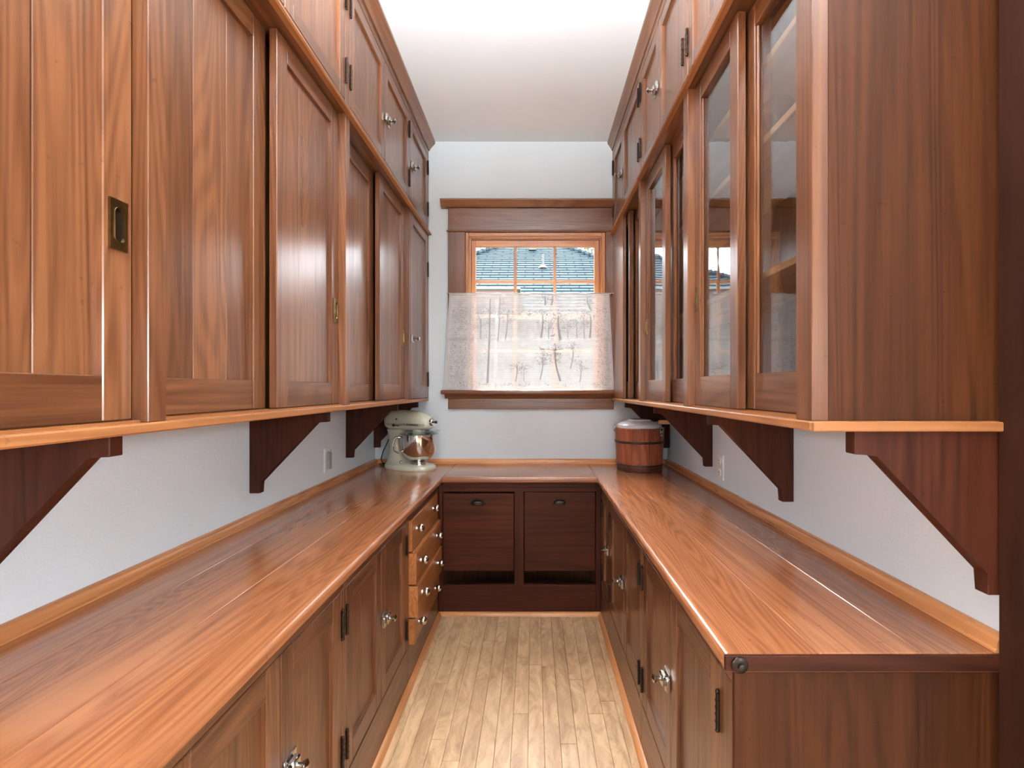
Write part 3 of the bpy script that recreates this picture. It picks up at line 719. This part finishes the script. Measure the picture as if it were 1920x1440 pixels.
tm.xform(Matrix.Translation((.062, -.0605, .2635)) @ Matrix.Rotation(math.radians(5), 4, 'Z') @ Matrix.Rotation(math.pi / 2, 4, 'X'))
mpart('lettering', tm, M['black'], hd, 0)
mpart('speed_knob', MB().sphere((-.075, -.0625, .262), .009, 12).tube([(-.075, -.060, .262), (-.035, -.061, .260)], .003, 6), M['black'], hd)
mpart('lock_knob', MB().sphere((-.055, -.0605, .300), .0055, 10), M['black'], hd)
mpart('hub', MB().lathe([(.002, .148), (.022, .148), (.022, .165), (.018, .170), (.002, .170)], (0, 0, .284), 24, 'X'), M['steel'], hd)
mpart('hub_screw', MB().lathe([(.002, .0), (.005, 0), (.005, .012), (.009, .014), (.009, .022), (.002, .024)], (.170, 0, .284), 14, 'X'), M['black'], hd)
mpart('planetary', MB().lathe([(.004, .190), (.030, .192), (.040, .205), (.040, .235), (.036, .24), (.004, .24)], (.065, 0, 0), 28), M['enamel'], hd)
mpart('beater_shaft', MB().tube([(.065, -.012, .10), (.065, -.012, .195)], .006, 10), M['steel'], hd)
bp = [(.004, .030), (.046, .030), (.050, .036), (.050, .046), (.040, .050), (.056, .056), (.080, .075), (.098, .105), (.107, .145), (.110, .185), (.110, .206), (.1145, .2075), (.1145, .2105), (.109, .210), (.108, .185), (.104, .145), (.095, .107), (.078, .080), (.05, .062), (.004, .060)]
bw = mpart('mixing_bowl', MB().lathe(bp, (.065, 0, 0), 44), M['steel'], smooth=35)
hp = [(.065 - .108, 0, .195), (.065 - .135, 0, .196), (.065 - .150, 0, .18), (.065 - .152, 0, .15), (.065 - .146, 0, .12), (.065 - .125, 0, .105), (.065 - .100, 0, .112)]
ang = math.radians(-52)
Rh = Matrix.Translation((.065, 0, 0)) @ Matrix.Rotation(-ang, 4, 'Z') @ Matrix.Translation((-.065, 0, 0))
mpart('bowl_handle', MB().tube(hp, .006, 8).xform(Rh), M['steel'], bw)
sh = mpart('pouring_shield', MB().lathe([(.052, .236), (.056, .238), (.085, .224), (.112, .214), (.116, .2125), (.112, .2118), (.085, .219), (.054, .231)], (.065, 0, 0), 36, cap=False), M['shield'], bw)
mpart('pour_chute', MB().loft([[(.165, -.035, .214), (.165, .035, .214), (.150, .035, .217), (.150, -.035, .217)], [(.192, -.040, .236), (.192, .040, .236), (.186, .040, .238), (.186, -.040, .238)]]), M['shield'], bw, 0)
mpart('bowl_clamp', MB().lathe([(.004, .030), (.056, .030), (.056, .034), (.052, .038), (.004, .038)], (.065, 0, 0), 28), M['steel'])
mpart('stand_knob', MB().sphere((-.012, -.070, .046), .009, 10), M['nickel'])
# cord in world space
add('power_cord', MB().tube([(-.885, 2.93, .945), (-.905, 2.93, .90), (-.93, 2.935, .85), (-.945, 2.945, .805), (-.94, 2.96, .778), (-.90, 2.975, .766), (-.87, 2.99, .763), (-.90, 3.01, .763), (-.945, 3.012, .763), (-.972, 2.99, .768), (-.95, 2.96, .7635), (-.90, 2.945, .763)], .0035, 8), M['black'], mx, smooth=60)

# ------------------------------------------------------------------ ice cream pail
PC = Vector((.636, 2.85, CT)); pl = thing('ice_cream_pail', PC, 'small wooden stave ice cream pail with white lid and crank', 'pail')
def pr_(h): return .1325 + (.1465 - .1325) * h / .252
NS = 18; rp = random.Random(5)
for k in range(NS):
    a0, a1 = 2 * math.pi * (k + .012) / NS, 2 * math.pi * (k + .988) / NS; rings = []
    jit = rp.uniform(-.0006, .0006); ztop = .252 + rp.uniform(-.001, .001)
    for h in (0.0005, .002, ztop - .003, ztop):
        ro = pr_(h) + jit - (.002 if h in (.0005, ztop) else 0); ri = pr_(h) - .014
        arc = [a0 + (a1 - a0) * t / 4 for t in range(5)]
        rings.append([PC + Vector((ro * math.cos(a), ro * math.sin(a), h)) for a in arc] + [PC + Vector((ri * math.cos(a), ri * math.sin(a), h)) for a in reversed(arc)])
    add('stave', MB().loft(rings), W('pail', 'Z'), pl)
add('pail_bottom', MB().lathe([(.002, .02), (.12, .02), (.12, .03), (.002, .03)], PC, 32), W('pail', 'X'), pl)
for h, rad in ((.166, .0030), (.170, .0028), (.174, .003), (.033, .003), (.038, .003)):
    add('hoop', MB().tube([PC + Vector(((pr_(h) + .0015) * math.cos(t * math.pi / 24), (pr_(h) + .0015) * math.sin(t * math.pi / 24), h)) for t in range(48)], rad, 6, True), M['rubber'], pl, smooth=60)
add('canister_lid', MB().lathe([(.002, .20), (.128, .20), (.130, .262), (.1305, .268), (.126, .272), (.10, .285), (.07, .293), (.068, .300), (.03, .303), (.002, .3035)], PC, 40), M['lidw'], pl, smooth=35)
add('gear_box', B(PC.x + .020, PC.x + .082, PC.y - .02, PC.y + .02, CT + .286, CT + .304, .006, 2), M['iron'], pl)
ck = add('crank', MB().tube([(PC.x + .07, PC.y - .05, CT + .286), (PC.x + .09, PC.y - .07, CT + .288), (PC.x + .098, PC.y - .085, CT + .288)], .005, 8), M['nickel'], pl, smooth=60)
add('crank_grip', MB().lathe([(.003, 0), (.009, .001), (.0115, .006), (.0125, .03), (.0125, .065), (.011, .083), (.004, .087)], (PC.x + .092, PC.y - .085, CT + .288), 16, 'X'), W('handle', 'X'), ck, smooth=40)
er = math.radians(-47); ec = PC + Vector((.149 * math.cos(er), .149 * math.sin(er), .236))
Re = Matrix.Translation(ec) @ Matrix.Rotation(er + math.pi / 2, 4, 'Z')
pp = [(-.018, -.010), (-.014, -.026), (0, -.032), (.014, -.026), (.018, -.010), (.018, .018), (.010, .026), (-.010, .026), (-.018, .018)]
ea = add('ear_plate', MB().prism(pp, lambda u, v, t: (u, t, v), -.0035, .0015).xform(Re), M['nickel'], pl)
add('ear_bolt', MB().sphere((0, -.005, .010), .006, 10).sphere((-.009, -.004, -.014), .003, 8).sphere((.009, -.004, -.014), .003, 8).xform(Re), M['iron'], ea)
er2 = math.radians(178); ec2 = PC + Vector((.148 * math.cos(er2), .148 * math.sin(er2), .250))
add('ear_plate', MB().prism(pp, lambda u, v, t: (u * .6, t, v * .7), -.003, .0015).xform(Matrix.Translation(ec2) @ Matrix.Rotation(er2 + math.pi / 2, 4, 'Z')), M['nickel'], pl)

# ------------------------------------------------------------------ crystal in the glazed cabinets
def goblet(x, y, z, sc, label, prof):
    tag(add('crystal_glass', MB().lathe([(r_ * sc, h * sc) for r_, h in prof], (x, y, z), 20), M['crystal'], smooth=25), label, 'glassware', 'crystal on the cabinet shelves')
gp = [(.002, 0), (.034, .0), (.034, .004), (.006, .010), (.005, .05), (.010, .06), (.034, .075), (.042, .10), (.044, .14), (.041, .14), (.038, .10), (.028, .079), (.002, .066)]
dc = [(.002, 0), (.04, 0), (.044, .02), (.042, .08), (.015, .11), (.014, .14), (.019, .142), (.013, .15), (.02, .165), (.012, .18), (.002, .182)]
goblet(.690, 1.345, 1.9035, 1.0, 'cut crystal goblet on the upper shelf behind the glass door by the end panel', gp)
goblet(.700, 1.50, 1.9035, .9, 'small cut crystal goblet beside the larger one on the upper shelf', gp)
goblet(.690, 2.10, 1.9035, .95, 'stoppered crystal decanter on the upper shelf of the middle glazed cabinet', dc)
goblet(.72, 1.98, 1.549, 1.0, 'crystal goblet on the lower shelf of the middle glazed cabinet', gp)

# ------------------------------------------------------------------ lace curtain
CY = 3.014
def cx_(u, v): return (-.535 * (1 - u) + .482 * u) * v + (-.568 * (1 - u) + .513 * u) * (1 - v)      # v: 0 bottom, 1 top
CZ0, CZ1 = 1.2355, 1.842
def cpt(u, v, off=0.0):
    wv = .0045 * math.sin(u * 34 + 1.2 * v) * (.4 + .6 * v) + .003 * math.sin(u * 71 + 2)
    return (cx_(u, v), CY + wv - off, CZ0 + (CZ1 - CZ0) * v - .0025 * math.sin(u * 9) * (1 - v) ** 3)
rod = thing('curtain_rod', (0, CY, CZ1 + .002), 'thin metal rod across the window holding the lace', 'rod')
add('rod', MB().tube([(-.553, CY, CZ1 + .0035), (.515, CY, CZ1 + .0035)], .0032, 8), M['rodm'], rod, smooth=60)
for x in (-.54, .497):
    add('hook', MB().tube([(x, YB - .023, CZ1 - .004), (x, CY + .006, CZ1 - .006), (x, CY - .004, CZ1 - .003), (x, CY - .006, CZ1 + .004)], .0022, 6), M['iron'], rod, smooth=60)
mb = MB(); NU, NV = 90, 24
g = [[mb.bm.verts.new(cpt(i / NU, j / NV)) for j in range(NV + 1)] for i in range(NU + 1)]
for i in range(NU):
    for j in range(NV): mb.bm.faces.new((g[i][j], g[i + 1][j], g[i + 1][j + 1], g[i][j + 1]))
cur = tag(add('lace_curtain', mb, M['net'], smooth=80), 'sheer white lace café curtain woven with trees and birds', 'curtain')
PW, PH = 1.05, CZ1 - CZ0
rl = random.Random(11)
def strip(mb, pts, w0, w1):
    n = len(pts); L = []; Rr = []
    for i, (u, v) in enumerate(pts):
        a = pts[max(i - 1, 0)]; b = pts[min(i + 1, n - 1)]
        dx, dz = (b[0] - a[0]) * PW, (b[1] - a[1]) * PH; l_ = math.hypot(dx, dz) or 1
        w_ = w0 + (w1 - w0) * i / (n - 1); nx, nz = -dz / l_ * w_, dx / l_ * w_
        L.append(mb.bm.verts.new(cpt(u + nx / PW, v + nz / PH, .0012))); Rr.append(mb.bm.verts.new(cpt(u - nx / PW, v - nz / PH, .0012)))
    for i in range(n - 1): mb.bm.faces.new((L[i], L[i + 1], Rr[i + 1], Rr[i]))
def leafm(mb, u, v, ang, ln, wd):
    c, s_ = math.cos(ang), math.sin(ang)
    P = [(0, 0), (.35, .5), (.7, .38), (1, 0), (.7, -.38), (.35, -.5)]
    mb.bm.faces.new([mb.bm.verts.new(cpt(u + (p * ln * c - q_ * wd * s_) / PW, v + (p * ln * s_ + q_ * wd * c) / PH, .0012)) for p, q_ in P])
def tree(mb, u, v0, h, w0, lean, leaves, crown=.5):
    pts = [(u + lean * math.sin(t / 6 * 2.2) , v0 + h * t / 6) for t in range(7)]; strip(mb, pts, w0, w0 * .45)
    for k in range(leaves):
        t = crown + (1 - crown) * rl.random(); i = int(t * 6); bu_, bv = pts[min(i, 6)]
        a = rl.uniform(.1, 3.0); ln = rl.uniform(.008, .03)
        du_, dv = math.cos(a) * ln * 1.6, math.sin(a) * ln
        if k % 3 == 0: strip(mb, [(bu_, bv), (bu_ + du_ * .5 / PW, bv + dv * .8 / PH), (bu_ + du_ / PW, bv + dv * 1.4 / PH)], .0012, .0008)
        leafm(mb, bu_ + du_ / PW, bv + dv * 1.4 / PH, a + rl.uniform(-.5, .5), .013, .0055)
def border(mb, u0, u1, v0, v1, n):
    for k in range(n): leafm(mb, rl.uniform(u0, u1), rl.uniform(v0, v1), rl.choice((.6, 2.3, -.7, -2.4)) + rl.uniform(-.3, .3), rl.uniform(.009, .015), .0045)
def bird(mb, u, v, sc, fl_):
    P = [(-1, .1), (-.5, .35), (.1, .4), (.45, .75), (.7, .95), (.95, .85), (.75, .7), (.6, .35), (.45, -.1), (.1, -.3), (-.4, -.2), (-1.1, -.15)]
    mb.bm.faces.new([mb.bm.verts.new(cpt(u + fl_ * p * sc / PW, v + q_ * sc / PH, .0014)) for p, q_ in P])
mb = MB()
border(mb, .03, .16, .06, .86, 420); border(mb, .905, .985, .06, .86, 260); border(mb, .17, .90, .775, .83, 230); border(mb, .04, .96, .03, .07, 130)
add('leaf_border', mb, M['dense'], cur, stuff=True)
for (u, v0, h, w0, ln, lv, cr) in ((.255, .07, .88, .0075, .004, 46, .25), (.31, .5, .46, .004, .01, 24, .5), (.355, .52, .27, .005, .012, 18, .6), (.205, .53, .2, .006, .0, 12, .4),
                                   (.572, .54, .24, .007, .012, 10, .7), (.618, .53, .20, .003, .0, 22, .3), (.69, .52, .25, .009, -.012, 20, .75), (.735, .53, .2, .003, 0, 24, .25),
                                   (.79, .53, .2, .003, 0, 20, .2), (.835, .53, .23, .0035, 0, 30, .55), (.868, .54, .25, .006, .01, 10, .8), (.42, .08, .19, .0045, .01, 26, .6), (.47, .08, .15, .003, 0, 16, .5),
                                   (.685, .09, .38, .007, -.03, 90, .55), (.745, .22, .24, .004, .02, 46, .4), (.565, .1, .3, .004, .02, 60, .5), (.80, .08, .2, .004, .01, 26, .5), (.60, .88, .1, .006, .0, 16, .1), (.635, .88, .1, .005, .01, 14, .1), (.88, .84, .13, .005, -.02, 14, .2)):
    mb = MB(); tree(mb, u, v0, h, w0, ln, lv, cr); add('woven_tree', mb, M['dense'], cur)
for (u, v, sc, fl_) in ((.552, .70, .010, -1), (.645, .56, .018, 1), (.575, .42, .019, -1), (.745, .66, .010, 1)):
    mb = MB(); bird(mb, u, v, sc, fl_); add('woven_bird', mb, M['dense'], cur)
mb = MB()
for v in (.008, .525, .99): strip(mb, [(k / 60, v) for k in range(61)], .0045 if v != .525 else .007, .0045 if v != .525 else .007)
for u in (.006, .994, .135, .30): strip(mb, [(u, k / 20) for k in range(21)], .004 if u in (.006, .994) else .009, .004 if u in (.006, .994) else .009)
add('hem', mb, M['hem'], cur)

# ------------------------------------------------------------------ unseen lamps added as fill
LX, LY, LZ = -.08, .45, 2.12  # unseen uplight added to brighten the ceiling and bounce fill down
lp = thing('added_uplight', (LX, LY, ZC), 'added unseen uplight bowl that brightens the pantry ceiling', 'fill_lamp')
add('canopy', MB().lathe([(.004, 0), (.06, 0), (.055, -.02), (.015, -.035), (.004, -.035)], (LX, LY, ZC - .0005), 24), M['brass'], lp, smooth=40)
add('stem', MB().tube([(LX, LY, ZC - .03), (LX, LY, LZ - .02)], .007, 8), M['brass'], lp, smooth=60)
add('bowl', MB().lathe([(.004, -.06), (.08, -.055), (.14, -.02), (.17, .052), (.166, .054), (.136, -.014), (.078, -.048), (.004, -.052)], (LX, LY, LZ), 32), M['brass'], lp, smooth=40)
add('bulb', MB().sphere((LX, LY, LZ - .0), .045, 16), M['globe'], lp, smooth=80)
for i, (x, y) in enumerate(((-1.30, -1.15), (1.20, -.85))):  # two unseen globes added to light the walls under the ledges
    lp = thing('added_fill_globe', (x, y, ZC), ('added fill globe low in the kitchen on the solid-cabinet side', 'added fill globe low in the kitchen on the glazed-cabinet side')[i], 'fill_lamp')
    add('canopy', MB().lathe([(.004, 0), (.07, 0), (.065, -.02), (.02, -.03), (.004, -.03)], (x, y, ZC - .0005), 24), M['brass'], lp, smooth=40)
    add('stem', MB().tube([(x, y, ZC - .03), (x, y, 1.60)], .006, 8), M['brass'], lp, smooth=60)
    add('globe', MB().sphere((x, y, 1.45), .16, 24), M['kglobe%d' % i], lp, smooth=80)

# ------------------------------------------------------------------ outdoors
struct(add('ground', B(-30, 30, -30, 45, -.75, -.55), M['grass']), 'lawn outside the window')
hz, m_ = 2.40, .65; AP = Vector((.0, 10.35, hz + m_ * 3.35)); hxl, hxr, hy0, hy1 = -3.34, 3.05, 7.0, 13.7
nh = thing('neighbour_house', (0, 10.3, -.55), 'pale house with a blue-grey shingle hip roof outside the window', 'house')
mb = MB(); mb.box(hxl + .35, hxr - .35, hy0 + .35, hy1 - .35, -.55, hz - .02); add('house_wall', mb, M['siding'], nh)
mb = MB()
NCR = 32
cl = [Vector((hxl, hy0, hz)), Vector((hxr, hy0, hz)), Vector((hxr, hy1, hz)), Vector((hxl, hy1, hz))]
for i in range(4):
    a, b = cl[i], cl[(i + 1) % 4]
    for k in range(NCR):
        t0, t1 = k / NCR, (k + 1) / NCR
        p = [a.lerp(AP, t0), b.lerp(AP, t0), b.lerp(AP, t1), a.lerp(AP, t1)]
        dn = ((a + b) / 2 - AP); dn.z = 0; dn.normalize()
        lift = Vector((0, 0, .010)) + dn * .004
        q0, q1 = p[0] + lift, p[1] + lift
        mb.poly([q0, q1, p[2], p[3]]); mb.poly([p[0], p[1], q1, q0])
rfo = add('shingle_roof', mb, M['shingle'], nh, stuff=True)
add('soffit', B(hxl, hxr, hy0, hy1, hz - .14, hz - .015), M['fascia'], nh)
def roofp(x, y): return Vector((x, y, hz + m_ * (y - hy0)))
for i in (0, 1):
    a = cl[i]; pts = [a.lerp(AP, t / 10) + Vector((0, 0, .02)) for t in range(11)]
    add('hip_cap', MB().tube(pts, .05, 6), M['shingle'], nh)
p = roofp(-.02, 9.44); add('roof_vent', MB().box(p.x - .075, p.x + .075, p.y - .06, p.y + .12, p.z, p.z + .075, .01), M['galv'], nh)
p = roofp(.173, 8.58); pf = add('vent_pipe', MB().tube([p, p + Vector((0, 0, .24))], .021, 10), M['galv'], nh, smooth=50)
add('pipe_flashing', MB().lathe([(.004, 0), (.085, -.01), (.07, .02), (.03, .05), (.004, .05)], p, 16), M['fascia'], nh, smooth=40)
po = thing('porch', (-1.2, 6.0, -.55), 'flat porch roof with white edge and brown board in front of the shingle roof', 'porch')
add('white_edge', B(-3.2, -.150, 5.45, 6.9, 2.385, 2.412), M['fascia'], po); add('brown_board', B(-3.17, -.185, 5.48, 6.88, 2.30, 2.385), M['porchb'], po); add('red_trim', B(-3.15, -.21, 5.50, 6.86, 2.22, 2.30), M['porchr'], po)
for x in (-1.05, -2.9): add('porch_post', B(x - .05, x + .05, 5.55, 5.65, -.55, 2.22), M['fascia'], po)
def tree3(loc, h, rad, n, mat, label, seed):
    rr = random.Random(seed); t = thing('garden_tree', loc, label, 'tree', 'trees outside the window'); L = Vector(loc)
    add('trunk', MB().tube([L, L + Vector((.1, .05, h * .3)), L + Vector((-.05, .1, h * .6)), L + Vector((.05, 0, h * .85))], [.16, .13, .09, .04], 8), M['bark'], t, smooth=60)
    mb = MB()
    for k in range(n):
        while True:
            v = Vector((rr.uniform(-1, 1), rr.uniform(-1, 1), rr.uniform(-1, 1)))
            if v.length < 1 and mnoise.noise(v * 2.6 + L) > -.12: break
        c = L + Vector((0, 0, h * .68)) + Vector((v.x * rad, v.y * rad, v.z * h * .36)); sz = rr.uniform(.07, .15)
        a = Vector((rr.uniform(-1, 1), rr.uniform(-1, 1), rr.uniform(-1, 1))).normalized(); b = a.orthogonal().normalized()
        mb.poly([c - a * sz, c + b * sz * .45, c + a * sz, c - b * sz * .45])
    add('foliage', mb, mat, t, stuff=True)
tree3((2.9, 17.5, -.55), 9.5, 2.3, 3600, M['leaf'], 'green tree behind the shingle roof on the glazed-cabinet side', 1)
tree3((-3.6, 19.0, -.55), 9.4, 1.7, 900, M['leaf'], 'sparse green tree behind the shingle roof on the mixer side', 2)
tree3((-7.2, 9.5, -.55), 6.5, 2.4, 3200, M['leaf2'], 'yellow-green tree beside the house', 3)
